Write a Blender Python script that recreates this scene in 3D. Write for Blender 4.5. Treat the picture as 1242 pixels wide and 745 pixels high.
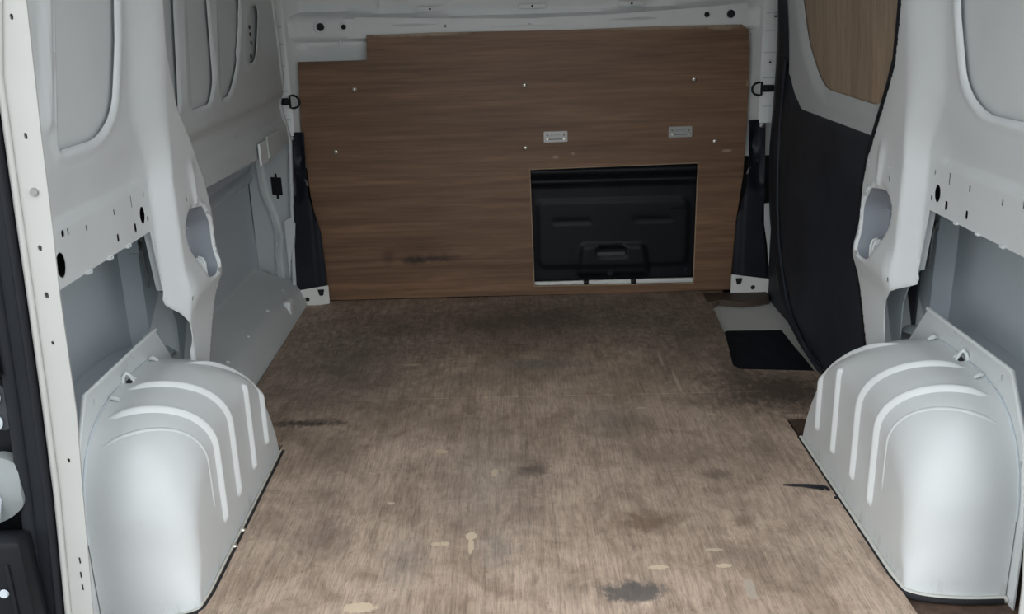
import bpy, bmesh, math, random
import numpy as np
from mathutils import Vector, Matrix
from mathutils.geometry import delaunay_2d_cdt
random.seed(7)
for o in list(bpy.data.objects): bpy.data.objects.remove(o)
S = bpy.context.scene
COL = S.collection
PI = math.pi

# ------------------------------------------------------------------ camera
cam_d = bpy.data.cameras.new('camera'); cam = bpy.data.objects.new('camera', cam_d); COL.objects.link(cam)
cam_d.sensor_fit = 'HORIZONTAL'; cam_d.sensor_width = 36.0; cam_d.lens = 36.0*1150/1242
cam_d.clip_start = .02; cam_d.clip_end = 200
# rows are the world axes seen from the camera (right, down, forward)
CM = ((0.99962544, -0.02699645, -0.0044922), (-0.00413198, -0.31113819, 0.9503557), (-0.02705392, -0.94998117, -0.3111332))
cam.matrix_world = Matrix([[r[0], -r[1], -r[2], t] for r, t in zip(CM, (-.05, 0, 1.03))] + [[0, 0, 0, 1]])
S.camera = cam

# ------------------------------------------------------------------ light: an overcast sky behind the van
W = bpy.data.worlds.new('sky'); S.world = W; W.use_nodes = True
wb = W.node_tree.nodes['Background']; wb.inputs[0].default_value = (.93, .965, 1, 1); wb.inputs[1].default_value = 1.0
S.view_settings.view_transform = 'Standard'; S.view_settings.look = 'None'
S.view_settings.gamma = 1.0; S.view_settings.use_curve_mapping = False
S.view_settings.exposure = 1.3

# ------------------------------------------------------------------ materials
def new_mat(name, col, rough=.5, metal=0, spec=.5):
    m = bpy.data.materials.new(name); m.use_nodes = True
    b = m.node_tree.nodes['Principled BSDF']
    b.inputs['Base Color'].default_value = (*col, 1); b.inputs['Roughness'].default_value = rough
    b.inputs['Metallic'].default_value = metal; b.inputs['Specular IOR Level'].default_value = spec
    return m
class N:
    """small node builder"""
    def __init__(s, m): s.m = m; s.t = m.node_tree; s.b = s.t.nodes['Principled BSDF']
    def n(s, t, **k):
        x = s.t.nodes.new(t)
        for a, v in k.items(): setattr(x, a, v)
        return x
    def l(s, a, b): s.t.links.new(a, b)
    def coord(s, scale=(1, 1, 1), rot=(0, 0, 0), loc=(0, 0, 0)):
        c = s.n('ShaderNodeNewGeometry'); mp = s.n('ShaderNodeMapping')
        mp.inputs['Scale'].default_value = scale; mp.inputs['Rotation'].default_value = rot; mp.inputs['Location'].default_value = loc
        s.l(c.outputs['Position'], mp.inputs[0]); return mp.outputs[0]
    def noise(s, vec, scale=5, detail=4, rough=.55, dist=0):
        x = s.n('ShaderNodeTexNoise'); x.inputs['Scale'].default_value = scale; x.inputs['Detail'].default_value = detail
        x.inputs['Roughness'].default_value = rough; x.inputs['Distortion'].default_value = dist
        s.l(vec, x.inputs['Vector']); return x.outputs['Fac']
    def ramp(s, fac, stops):
        r = s.n('ShaderNodeValToRGB'); e = r.color_ramp.elements
        for i, (p, c) in enumerate(stops):
            q = e[i] if i < 2 else e.new(p)
            q.position = p; q.color = (*c, 1) if len(c) == 3 else c
        s.l(fac, r.inputs[0]); return r.outputs[0]
    def g(s, v): return (v, v, v)
    def mix(s, fac, a, b, mode='MIX'):
        x = s.n('ShaderNodeMix', data_type='RGBA', blend_type=mode)
        if isinstance(fac, (int, float)): x.inputs[0].default_value = fac
        else: s.l(fac, x.inputs[0])
        for q, i in ((a, 6), (b, 7)):
            if isinstance(q, tuple): x.inputs[i].default_value = (*q, 1)
            else: s.l(q, x.inputs[i])
        return x.outputs[2]
    def math(s, op, a, b=None, clamp=False):
        x = s.n('ShaderNodeMath', operation=op); x.use_clamp = clamp
        for q, i in ((a, 0), (b, 1)):
            if q is None: continue
            if isinstance(q, (int, float)): x.inputs[i].default_value = q
            else: s.l(q, x.inputs[i])
        return x.outputs[0]
    def base(s, c): s.l(c, s.b.inputs['Base Color'])
    def rough(s, f): s.l(f, s.b.inputs['Roughness'])
    def bump(s, h, strength=.2, dist=.002):
        x = s.n('ShaderNodeBump'); x.inputs['Strength'].default_value = strength; x.inputs['Distance'].default_value = dist
        s.l(h, x.inputs['Height']); s.l(x.outputs[0], s.b.inputs['Normal'])

def paint(name, col, rough=.42, dirt=(.30, .27, .22), amount=.35, zdirt=0):
    m = new_mat(name, col, rough); k = N(m)
    a = k.noise(k.coord((1, 1, 1)), 3.2, 5, .6)
    v = k.ramp(a, [(.3, tuple(c*.93 for c in col)), (.7, tuple(min(1, c*1.03) for c in col))])
    f = k.ramp(k.noise(k.coord((1, 1, .35), loc=(3, 1, 7)), 22, 6, .7), [(.66, (0, 0, 0)), (.80, (amount,)*3)])
    v = k.mix(f, v, dirt)
    if zdirt:   # grime along the foot of the panel
        c = k.n('ShaderNodeNewGeometry'); sx = k.n('ShaderNodeSeparateXYZ'); k.l(c.outputs['Position'], sx.inputs[0])
        h = k.math('SUBTRACT', 1, k.math('MULTIPLY', sx.outputs[2], 1/zdirt), True)
        h = k.math('MULTIPLY', h, k.ramp(k.noise(k.coord((1, 1, .4)), 34, 6, .7), [(.50, (0, 0, 0)), (.80, (.7,)*3)]), True)
        v = k.mix(h, v, (.20, .15, .10))
    k.base(v)
    k.rough(k.ramp(a, [(.3, k.g(rough-.06)), (.7, k.g(rough+.08))]))
    k.bump(k.noise(k.coord(), 60, 3, .5), .05, .002)
    return m
M = {}
M['white'] = paint('white_paint', (.70, .73, .73), .40, amount=.18)
M['arch'] = paint('arch_paint', (.66, .69, .69), .36, amount=.16, zdirt=.04)
M['frame'] = paint('white_paint_dimmed', (.47, .47, .445), .45, dirt=(.42, .32, .2), amount=.4)  # body's white paint, darkened in colour to offset full sky at the opening
M['skin'] = paint('skin_primer', (.53, .585, .62), .45, amount=.2)
M['liner'] = paint('liner_primer', (.27, .295, .33), .45, amount=.1)
M['fwd'] = paint('far_paint', (.60, .635, .635), .48, amount=.22)
M['bulk'] = paint('bulkhead_paint', (.80, .83, .82), .5, amount=.35)
M['dirtywhite'] = paint('dirty_white', (.80, .81, .77), .6, dirt=(.05, .045, .04), amount=.9)
M['bead'] = paint('bead_paint', (.74, .77, .77), .36, amount=.05)
M['hole'] = new_mat('hole_dark', (.012, .013, .015), .8)
M['dark'] = new_mat('cavity_dark', (.03, .034, .04), .7)
M['steel'] = new_mat('zinc_steel', (.36, .36, .35), .45, .8)
M['screw'] = new_mat('screw_zinc', (.85, .82, .72), .3, .8)
M['rubber'] = new_mat('black_rubber', (.012, .014, .018), .6, spec=.25)
M['roof'] = paint('roof_paint', (.78, .80, .80), .5)
M['asphalt'] = new_mat('asphalt', (.18, .18, .175), .9)
M['sealant'] = paint('sealant', (.62, .62, .57), .6, dirt=(.12, .07, .04), amount=.9)

def black_plastic(name, col, rough, scr=.25):
    m = new_mat(name, col, rough, spec=.22); k = N(m)
    a = k.noise(k.coord((1, 1, 1)), 6, 6, .65)
    v = k.ramp(a, [(.3, tuple(c*.7 for c in col)), (.75, tuple(c*1.5 for c in col))])
    s = k.ramp(k.noise(k.coord((3, 1.2, 9), (.5, .3, .2)), 11, 8, .75, .6), [(.68, (0, 0, 0)), (.76, (scr,)*3)])
    v = k.mix(s, v, (.10, .10, .10)); k.base(v)
    k.bump(k.noise(k.coord(), 320, 2), .12, .001)
    return m
M['lining'] = black_plastic('black_lining', (.027, .032, .041), .5, .22)
M['plastic'] = black_plastic('black_plastic', (.007, .008, .010), .45, .1)
M['mat'] = black_plastic('mat_rubber', (.010, .012, .017), .7, .12)
M['trim'] = black_plastic('trim_plastic', (.014, .017, .024), .4, .25)

def stain(k, v, spots, amp=.55, scale=38, prebuilt=None):
    """worn patches with their own place and outline: (x, y, rx, ry, colour, strength, softness)"""
    pos = k.n('ShaderNodeNewGeometry').outputs['Position']
    nz = k.noise(k.coord((1, .6, 1)), scale, 6, .7)
    nz = k.math('MULTIPLY', k.math('SUBTRACT', nz, .5), amp*4)
    for (x, y, rx, ry, c, st, soft) in spots:
        mp = k.n('ShaderNodeMapping', vector_type='TEXTURE'); k.l(pos, mp.inputs[0])
        mp.inputs['Location'].default_value = (x, y, 0); mp.inputs['Scale'].default_value = (rx, ry, 50)
        ln = k.n('ShaderNodeVectorMath', operation='LENGTH'); k.l(mp.outputs[0], ln.inputs[0])
        d = k.math('ADD', ln.outputs['Value'], nz)
        mr = k.n('ShaderNodeMapRange'); k.l(d, mr.inputs[0])
        mr.inputs[1].default_value = 1+soft*.3; mr.inputs[2].default_value = 1-soft; mr.inputs[3].default_value = 0; mr.inputs[4].default_value = st
        v = k.mix(mr.outputs[0], v, c)
    return v

def floor_wood(name):
    m = new_mat(name, (.3, .23, .17), .62, spec=.3); k = N(m)
    base = k.ramp(k.noise(k.coord((1, .9, 1)), 2.2, 6, .6, .4), [(.25, (.37, .280, .212)), (.5, (.53, .408, .316)), (.78, (.66, .525, .418))])
    grain = k.noise(k.coord((34, 1.5, 1)), 3.0, 8, .72, .3)
    v = k.mix(.75, base, k.ramp(grain, [(.28, (.45, .43, .42)), (.5, (.93, .93, .93)), (.72, (1.2, 1.18, 1.15))]), 'MULTIPLY')
    fine = k.noise(k.coord((90, 5, 1), loc=(2, 5, 0)), 4, 6, .75)
    v = k.mix(.8, v, k.ramp(fine, [(.33, (.50, .48, .47)), (.53, (1.05, 1.05, 1.05))]), 'MULTIPLY')
    blot = k.noise(k.coord((1.3, 1, 1), loc=(7, 2, 0)), 9, 7, .72, .5)
    v = k.mix(.62, v, k.ramp(blot, [(.36, (.48, .45, .43)), (.58, (1.06, 1.06, 1.06))]), 'MULTIPLY')
    sp = k.noise(k.coord((1.6, 1, 1), loc=(1, 9, 0)), 60, 5, .7)
    v = k.mix(.7, v, k.ramp(sp, [(.30, (.40, .36, .34)), (.40, (1, 1, 1))]), 'MULTIPLY')
    chips = k.ramp(k.noise(k.coord((.8, 1.1, 1), loc=(4, 4, 0)), 46, 3, .6), [(.745, (0, 0, 0)), (.765, (.7, .7, .7))])
    v = k.mix(chips, v, (.50, .40, .29))
    dark, chip, oil, red = (.13, .10, .08), (.68, .55, .40), (.10, .095, .092), (.17, .11, .075)
    grey = (.19, .185, .175)
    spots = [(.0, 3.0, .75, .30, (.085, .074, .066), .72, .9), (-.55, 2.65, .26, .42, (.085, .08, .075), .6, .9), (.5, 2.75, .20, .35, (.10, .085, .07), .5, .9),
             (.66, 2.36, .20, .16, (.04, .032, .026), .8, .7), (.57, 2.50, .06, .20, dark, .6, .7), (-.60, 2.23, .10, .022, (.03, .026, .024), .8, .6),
             (.15, 1.47, .065, .035, oil, .85, .35), (.20, 1.71, .075, .055, red, .75, .7), (-.02, 1.945, .045, .04, (.06, .045, .038), .7, .7),
             (.39, 1.90, .035, .03, dark, .7, .6), (.40, 1.70, .025, .03, red, .6, .6), (.30, 2.0, .16, .08, dark, .35, .8), (-.10, 1.62, .04, .09, grey, .35, .8),
             (-.45, 1.68, .06, .09, dark, .35, .8), (-.12, 1.9, .13, .25, grey, .3, .9), (.36, 1.58, .06, .04, dark, .35, .7), (.02, 2.60, .15, .05, grey, .55, .7),
             (.08, 2.67, .08, .022, (.30, .25, .2), .5, .6), (-.48, 1.8, .05, .2, dark, .22, .8), (.52, 2.02, .05, .07, dark, .5, .7),
             (-.345, 1.445, .034, .016, chip, .9, .12), (-.152, 1.672, .012, .016, chip, .9, .12), (-.153, 1.635, .006, .03, chip, .85, .12),
             (-.205, 1.645, .009, .008, chip, .85, .1), (-.222, 1.645, .010, .006, chip, .85, .1), (-.363, 2.62, .026, .010, (.52, .43, .30), .85, .12), (-.201, 2.49, .010, .012, (.42, .36, .28), .6, .1),
             (-.239, 2.05, .014, .013, chip, .75, .12), (-.11, 1.935, .008, .018, chip, .7, .12), (.205, 1.545, .022, .008, chip, .8, .12), (.33, 1.545, .016, .008, chip, .8, .1),
             (.32, 1.60, .02, .005, chip, .6, .1), (.27, 2.27, .016, .008, chip, .6, .12), (.36, 1.47, .010, .035, (.45, .4, .33), .7, .15), (.44, 2.22, .014, .005, chip, .5, .1), (-.33, 1.81, .01, .007, chip, .8, .1)]
    spots = [(a, b, c*.95, d*.95, *e) if e[0] == chip else (a, b, c, d, *e) for a, b, c, d, *e in spots]
    spots += [(.372, 2.61, .005, .05, (.55, .48, .38), .6, .3), (.391, 2.43, .005, .085, (.60, .52, .42), .75, .3), (-.19, 2.60, .012, .012, (.5, .44, .36), .5, .3), (-.225, 2.47, .006, .03, (.5, .44, .36), .5, .3), (-.245, 2.46, .005, .03, (.5, .44, .36), .45, .3),
              (-.05, 2.50, .5, .06, dark, .25, .9), (.45, 2.30, .12, .05, dark, .4, .8), (-.2, 2.2, .2, .1, dark, .22, .9), (.18, 2.2, .1, .12, grey, .3, .9), (-.5, 2.05, .08, .12, dark, .35, .8), (.47, 1.55, .06, .10, dark, .25, .8), (-.28, 1.58, .05, .12, grey, .3, .8), (.02, 1.5, .05, .06, dark, .3, .7)]
    v = stain(k, v, spots, .55, 52)
    k.base(v)
    k.rough(k.ramp(grain, [(.3, k.g(.55)), (.7, k.g(.72))]))
    k.bump(k.mix(.5, grain, fine), .25, .0015)
    return m
M['floor'] = floor_wood('worn_plywood')

def ply(name, c0, c1, c2, horiz=True, spots=(), rough=.5):
    m = new_mat(name, c1, rough, spec=.35); k = N(m)
    sc = (1.0, 1, 26) if horiz else (22, 22, 1.0)
    gr = k.noise(k.coord(sc), 2.2, 8, .68, .55)
    v = k.ramp(gr, [(.28, c0), (.5, c1), (.74, c2)])
    sc2 = (2.5, 1, 120) if horiz else (120, 120, 3)
    v = k.mix(.5, v, k.ramp(k.noise(k.coord(sc2, loc=(1, 3, 2)), 2.2, 5, .7), [(.32, (.62, .6, .58)), (.55, (1, 1, 1))]), 'MULTIPLY')
    big = k.noise(k.coord((.55, 1, 6.5) if horiz else (5, 5, .6), loc=(5, 2, 1)), 2.6, 5, .6, .8)
    v = k.mix(.6, v, k.ramp(big, [(.32, (.70, .68, .66)), (.5, (.97, .97, .97)), (.68, (1.28, 1.22, 1.15))]), 'MULTIPLY')
    if spots:
        pos = k.n('ShaderNodeNewGeometry').outputs['Position']
        nz = k.math('MULTIPLY', k.math('SUBTRACT', k.noise(k.coord((1, 1, 1.5)), 45, 6, .7), .5), 1.6)
        for (x, z, rx, rz, c, st, soft) in spots:
            mp = k.n('ShaderNodeMapping', vector_type='TEXTURE'); k.l(pos, mp.inputs[0])
            mp.inputs['Location'].default_value = (x, 3.27, z); mp.inputs['Scale'].default_value = (rx, 50, rz)
            ln = k.n('ShaderNodeVectorMath', operation='LENGTH'); k.l(mp.outputs[0], ln.inputs[0])
            d = k.math('ADD', ln.outputs['Value'], nz)
            mr = k.n('ShaderNodeMapRange'); k.l(d, mr.inputs[0])
            mr.inputs[1].default_value = 1+soft*.3; mr.inputs[2].default_value = 1-soft; mr.inputs[3].default_value = 0; mr.inputs[4].default_value = st
            v = k.mix(mr.outputs[0], v, c)
    k.base(v); k.bump(gr, .08, .001)
    return m
PALE = (.42, .33, .23)
M['board'] = ply('brown_plywood', (.135, .076, .043), (.205, .117, .067), (.285, .168, .100), True,
    [(-.41, .145, .045, .020, (.018, .014, .012), .75, .8), (-.33, .15, .11, .016, (.016, .013, .012), .75, .8), (-.50, .16, .03, .03, (.03, .02, .016), .5, .8), (-.38, .19, .10, .035, (.05, .03, .02), .45, .9),
     (.69, .505, .018, .006, PALE, .8, .3), (.10, .50, .012, .006, PALE, .6, .4), (.16, .51, .006, .006, PALE, .5, .4), (.45, .922, .25, .010, PALE, .7, .5), (-.35, .922, .18, .010, PALE, .8, .5),
     (.75, .73, .006, .012, PALE, .6, .4), (.66, .915, .05, .010, PALE, .6, .5)], .45)
M['edge'] = new_mat('cut_ply_edge', (.40, .30, .20), .7)
M['winply'] = ply('window_plywood', (.36, .27, .19), (.46, .35, .25), (.54, .43, .32), False, (), .55)
M['wellwood'] = ply('dark_wood', (.05, .035, .025), (.085, .06, .045), (.13, .09, .065), True, (), .6)
M['subfloor'] = ply('dirty_subfloor', (.07, .045, .032), (.11, .072, .052), (.15, .10, .075), False, (), .7)

# ------------------------------------------------------------------ mesh helpers (world coordinates in, local out)
ORG = {}
def link(name, verts, faces, mat, parent=None, loc=None, smooth=None, kind=None):
    L = Vector(loc) if loc is not None else (ORG[parent.name] if parent is not None else Vector((0, 0, 0)))
    me = bpy.data.meshes.new(name); me.from_pydata([tuple(Vector(v)-L) for v in verts], [], faces)
    bm = bmesh.new(); bm.from_mesh(me); bmesh.ops.remove_doubles(bm, verts=bm.verts, dist=1e-6)
    bmesh.ops.recalc_face_normals(bm, faces=bm.faces); bm.to_mesh(me); bm.free()
    me.materials.append(mat)
    if smooth is not None:
        me.shade_smooth()
        if smooth < 180: me.set_sharp_from_angle(angle=math.radians(smooth))
    o = bpy.data.objects.new(name, me); COL.objects.link(o)
    ORG[o.name] = L
    if parent is not None: o.parent = parent
    else: o.location = L
    if kind: o['kind'] = kind
    return o
def empty(name, loc, label=None, cat=None, group=None, kind=None):
    o = bpy.data.objects.new(name, None); COL.objects.link(o); o.location = loc; o.empty_display_size = .05
    ORG[o.name] = Vector(loc); tag(o, label, cat, group, kind); return o
def tag(o, label=None, cat=None, group=None, kind=None):
    for a, v in (('label', label), ('category', cat), ('group', group), ('kind', kind)):
        if v: o[a] = v
    return o

class MB:
    def __init__(s): s.v = []; s.f = []
    def add(s, v, f): b = len(s.v); s.v += [tuple(q) for q in v]; s.f += [tuple(i+b for i in q) for q in f]; return s
    def box(s, a, b):
        (x0, y0, z0), (x1, y1, z1) = a, b
        return s.add([(x0, y0, z0), (x1, y0, z0), (x1, y1, z0), (x0, y1, z0), (x0, y0, z1), (x1, y0, z1), (x1, y1, z1), (x0, y1, z1)],
                     [(0, 1, 2, 3), (4, 5, 6, 7), (0, 1, 5, 4), (1, 2, 6, 5), (2, 3, 7, 6), (3, 0, 4, 7)])
    def bbox(s, a, b, r=.002):
        bm = bmesh.new(); bmesh.ops.create_cube(bm, size=1)
        for v in bm.verts: v.co = Vector([(p+q)/2+c*(q-p) for p, q, c in zip(a, b, v.co)])
        bmesh.ops.bevel(bm, geom=bm.edges[:], offset=r, segments=2, affect='EDGES', profile=.5)
        bm.verts.index_update(); s.add([v.co[:] for v in bm.verts], [[v.index for v in f.verts] for f in bm.faces]); bm.free(); return s
    def tube(s, pts, r, seg=10, cap=True, closed=False):
        P = [Vector(p) for p in pts]; n = len(P); R = r if isinstance(r, (list, tuple)) else [r]*n
        up = None; V = []
        for i, p in enumerate(P):
            t = ((P[(i+1) % n]-P[i-1]) if closed else (P[min(i+1, n-1)]-P[max(i-1, 0)])).normalized()
            if up is None:
                up = t.orthogonal().normalized()
            up = (up - t*up.dot(t)).normalized(); w = t.cross(up)
            V += [p + (up*math.cos(a)+w*math.sin(a))*R[i] for a in [2*PI*j/seg for j in range(seg)]]
        F = []
        for i in range(n if closed else n-1):
            for j in range(seg): F.append((i*seg+j, i*seg+(j+1) % seg, ((i+1) % n)*seg+(j+1) % seg, ((i+1) % n)*seg+j))
        if cap and not closed: F += [tuple(range(seg))[::-1], tuple((n-1)*seg+j for j in range(seg))]
        return s.add(V, F)
    def lathe(s, c, axis, prof, seg=16):
        """prof: (radius, height) along axis"""
        a = Vector(axis).normalized(); u = a.orthogonal().normalized(); w = a.cross(u); c = Vector(c); V = []; F = []
        for r, h in prof: V += [c+a*h+(u*math.cos(t)+w*math.sin(t))*r for t in [2*PI*j/seg for j in range(seg)]]
        for i in range(len(prof)-1):
            for j in range(seg): F.append((i*seg+j, i*seg+(j+1) % seg, (i+1)*seg+(j+1) % seg, (i+1)*seg+j))
        F += [tuple(range(seg))[::-1], tuple((len(prof)-1)*seg+j for j in range(seg))]
        return s.add(V, F)
    def grid(s, rows, closeu=False):
        n, m = len(rows), len(rows[0]); F = []
        for i in range(n-1):
            for j in range(m if closeu else m-1): F.append((i*m+j, i*m+(j+1) % m, (i+1)*m+(j+1) % m, (i+1)*m+j))
        return s.add([q for r in rows for q in r], F)
    def build(s, name, mat, parent=None, **k): return link(name, s.v, s.f, mat, parent, **k)

def inside(P, poly):
    """even-odd test, P (n,2)"""
    x, y = P[:, 0], P[:, 1]; r = np.zeros(len(P), bool); n = len(poly)
    for i in range(n):
        x0, y0 = poly[i]; x1, y1 = poly[(i+1) % n]
        if y0 == y1: continue
        c = (y0 > y) != (y1 > y)
        r ^= c & (x < (x1-x0)*(y-y0)/(y1-y0)+x0)
    return r
def pdist(P, poly, closed=True):
    d = np.full(len(P), 1e9); n = len(poly)
    for i in range(n if closed else n-1):
        a = np.array(poly[i]); b = np.array(poly[(i+1) % n]); ab = b-a
        t = np.clip(((P-a)@ab)/max(1e-12, ab@ab), 0, 1)
        d = np.minimum(d, np.hypot(*(P-a-t[:, None]*ab).T))
    return d
def sdist(P, poly): d = pdist(P, poly); return np.where(inside(P, poly), d, -d)     # positive inside
def sstep(x, a, b): t = np.clip((x-a)/(b-a), 0, 1); return t*t*(3-2*t)
def rounded(poly, r, seg=5):
    """round the corners of a polygon; r is one radius or one per corner"""
    out = []; n = len(poly)
    for i in range(n):
        p = Vector(poly[i]); a = Vector(poly[i-1])-p; b = Vector(poly[(i+1) % n])-p
        ri = r[i] if isinstance(r, (list, tuple)) else r
        if ri <= 0: out.append(tuple(p)); continue
        q = min(ri, a.length*.48, b.length*.48); p0 = p+a.normalized()*q; p1 = p+b.normalized()*q
        for j in range(seg+1):
            t = j/seg; out.append(tuple((1-t)**2*p0+2*t*(1-t)*p+t*t*p1))
    return out
def disc2(c, rx, ry=None, n=14, rot=0):
    ry = ry or rx; ca, sa = math.cos(rot), math.sin(rot)
    return [(c[0]+rx*math.cos(t)*ca-ry*math.sin(t)*sa, c[1]+rx*math.cos(t)*sa+ry*math.sin(t)*ca) for t in [2*PI*i/n for i in range(n)]]
def dens(poly, sp):
    o = []
    for i in range(len(poly)):
        a = np.array(poly[i]); b = np.array(poly[(i+1) % len(poly)]); k = max(1, int(np.hypot(*(b-a))/sp))
        o += [tuple(a+(b-a)*j/k) for j in range(k)]
    return o
def sheet(name, outer, holes, sp, fmap, thick, mat, parent=None, smooth=35, extra=(), **kw):
    """pressed sheet: outline and holes in 2D, fmap(P)->xyz array, thick is the vector to its back face"""
    outer = dens(outer, sp); hs = [dens(h, sp) for h in holes]
    V = list(outer); E = [(i, (i+1) % len(outer)) for i in range(len(outer))]
    for h in hs: b = len(V); V += h; E += [(b+i, b+(i+1) % len(h)) for i in range(len(h))]
    A = np.array(outer); xs = np.arange(A[:, 0].min()+sp/2, A[:, 0].max(), sp); ys = np.arange(A[:, 1].min()+sp/2, A[:, 1].max(), sp)
    if len(xs) and len(ys):
        G = np.array([(x, y) for x in xs for y in ys]); k = inside(G, outer) & (pdist(G, outer) > sp*.45)
        for h in hs: k &= ~inside(G, h) & (pdist(G, h) > sp*.35)
        V += [tuple(p) for p in G[k]]
    if len(extra):
        V += [tuple(p) for p in extra]
    ov, oe, of, _, _, _ = delaunay_2d_cdt([Vector(v) for v in V], E, [], 1, 1e-7)
    P = np.array([tuple(v) for v in ov]); T = np.array([tuple(f) for f in of])
    c = P[T].mean(1); k = inside(c, outer)
    for h in hs: k &= ~inside(c, h)
    T = T[k]; X = fmap(P); n = len(X)
    if thick is None: return link(name, X, T.tolist(), mat, parent, smooth=smooth, **kw)
    cnt = {}
    for f in T.tolist():
        for i in range(3): e = (f[i], f[(i+1) % 3]); cnt[e] = cnt.get(e, 0)+1
    bd = [e for e in cnt if (e[1], e[0]) not in cnt]
    F = T.tolist()+[[q+n for q in f[::-1]] for f in T.tolist()]+[[e[1], e[0], e[0]+n, e[1]+n] for e in bd]
    used = np.vstack([X, X+np.array(thick)])
    return link(name, used, F, mat, parent, smooth=smooth, **kw)
def planeY(y): return lambda P: np.stack([P[:, 0], np.full(len(P), y), P[:, 1]], 1)       # 2D is (x, z)
def planeX(x): return lambda P: np.stack([np.full(len(P), x), P[:, 0], P[:, 1]], 1)       # 2D is (y, z)
def planeZ(z): return lambda P: np.stack([P[:, 0], P[:, 1], np.full(len(P), z)], 1)       # 2D is (x, y)
def slot2(c, hx, hy, rot=0): return [(c[0]+x*math.cos(rot)-y*math.sin(rot), c[1]+x*math.sin(rot)+y*math.cos(rot)) for x, y in rounded([(-hx, -hy), (hx, -hy), (hx, hy), (-hx, hy)], min(hx, hy)*.9, 4)]

# ================================================================== THE SHELL
ground = link('ground', [(-30, -30, -.62), (30, -30, -.62), (30, 30, -.62), (-30, 30, -.62)], [(0, 1, 2, 3)], M['asphalt'], kind='structure')
floor = MB().box((-.93, 1.24, -.06), (.93, 3.42, -.030)).build('floor', M['subfloor'], kind='structure')
# near sheet of the plywood floor between the wheel arches, and the far sheet that spreads to the sills
sheet('plywood_sheet', [(-.632, 1.20), (.628, 1.20), (.622, 2.206), (.80, 2.206), (.80, 2.352), (-.79, 2.372), (-.79, 2.115), (-.632, 2.115)], [], .25, planeZ(0), (0, 0, -.03), M['floor'], floor)
sheet('plywood_sheet', [(-.79, 2.3745), (.80, 2.3545), (.80, 2.49)] + [(.585, 2.52), (.572, 2.55), (.605, 2.80), (.625, 3.12), (.66, 3.165), (.70, 3.275), (-.80, 3.275)], [], .25, planeZ(0), (0, 0, -.03), M['floor'], floor)
sheet('subfloor_strip', [(.634, 1.22), (.93, 1.22), (.93, 2.2), (.634, 2.2)], [], .3, planeZ(-.012), (0, 0, -.018), M['subfloor'], floor)
sheet('subfloor_strip', [(-.638, 1.22), (-.93, 1.22), (-.93, 2.11), (-.638, 2.11)], [], .3, planeZ(-.012), (0, 0, -.018), M['subfloor'], floor)
# the white metal of the step well at the sliding door, with a splintered board end over it
sheet('step_plate', [(.57, 2.49), (.86, 2.46), (.86, 3.25), (.60, 3.25)], [], .2, planeZ(-.022), (0, 0, -.01), M['dirtywhite'], floor, )
link_s = [(.615, 3.135), (.66, 3.15), (.73, 3.125), (.80, 3.14), (.835, 3.16), (.845, 3.19), (.84, 3.24), (.62, 3.24)]
sheet('wood_strip', link_s, [], .06, planeZ(.004), (0, 0, -.02), M['wellwood'], floor)

ceil_rows = [[(x, y, 1.375+.03*math.cos(x*1.8)) for x in np.linspace(-.93, .93, 14)] for y in np.linspace(1.2, 3.45, 6)]
ceiling = MB().grid(ceil_rows).build('ceiling', M['roof'], smooth=60, kind='structure')
for y in (1.55, 2.1, 2.65, 3.15):
    MB().bbox((-.80, y-.04, 1.335), (.80, y+.04, 1.385), .012).build('roof_bow', M['roof'], ceiling, smooth=40)

WL = empty('wall_left', (-.93, 1.25, 0), kind='structure')
WR = empty('wall_right', (.93, 1.25, 0), kind='structure')
def wall_x(z): return .772-.115*np.maximum(0, z-.70)

# ---- rear quarter: window inset, hole-punched rail and boxed pillar in one pressing
WIN = rounded([(1.520, 1.32), (1.506, 1.04), (1.486, .819), (1.640, .817), (1.712, .855), (1.738, .975), (1.757, 1.32)], [.03, 0, .02, .05, .06, 0, .03])
POCK = rounded([(1.930, .592), (1.975, .622), (2.040, .614), (2.076, .568), (2.064, .472), (2.040, .458), (1.998, .462), (1.985, .498), (1.958, .530), (1.935, .558)], [.02, .02, .012, .02, .012, .014, .014, .02, .02, .02])
FARS = {-1: [(1.885, 1.37), (1.890, 1.042), (1.902, .949), (1.948, .851), (2.030, .757), (2.090, .676), (2.122, .576), (2.100, .447), (2.070, .39), (2.024, .332), (1.974, .255)],
        1: [(1.905, 1.37), (1.915, 1.01), (1.950, .89), (2.050, .74), (2.092, .68), (2.110, .60), (2.110, .54), (2.100, .424), (2.090, .39), (2.055, .335), (2.010, .255)]}
LEG = [(1.868, .25), (1.868, .30), (1.880, .335), (1.888, .365), (1.886, .395), (1.874, .424), (1.860, .446), (1.853, .460), (1.860, .473)]
def qoutline(s): return [(1.262, .607), (1.262, 1.37)] + FARS[s] + [(y+(.030 if s > 0 and z < .40 else .015 if s > 0 and z < .43 else .012 if z < .32 else 0), z) for y, z in LEG] + [(1.838, .607)]
def ring_pts(poly, offs, sp=.008):
    """points that run along an outline at given offsets, so a pressed edge stays crisp"""
    q = dens(poly, sp); n = len(q); o = []
    for i in range(n):
        t = Vector(q[(i+1) % n])-Vector(q[i-1])
        if t.length < 1e-9: continue
        t.normalize(); nn = Vector((-t.y, t.x))
        for d in offs: p = Vector(q[i])+nn*d; o.append((p.x, p.y))
    return o
HOLES = [('d', 1.458, .643, .0165, .021), ('d', 1.812, .645, .0135, .0175), ('s', 1.482, .689, .006, .006), ('s', 1.500, .688, .003, .006), ('s', 1.567, .678, .003, .0055),
         ('s', 1.686, .679, .0035, .006), ('s', 1.769, .681, .003, .012), ('s', 1.832, .683, .003, .005), ('s', 1.836, .632, .0045, .006), ('s', 1.770, .630, .0065, .009), ('s', 1.686, .631, .0055, .008)]
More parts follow.
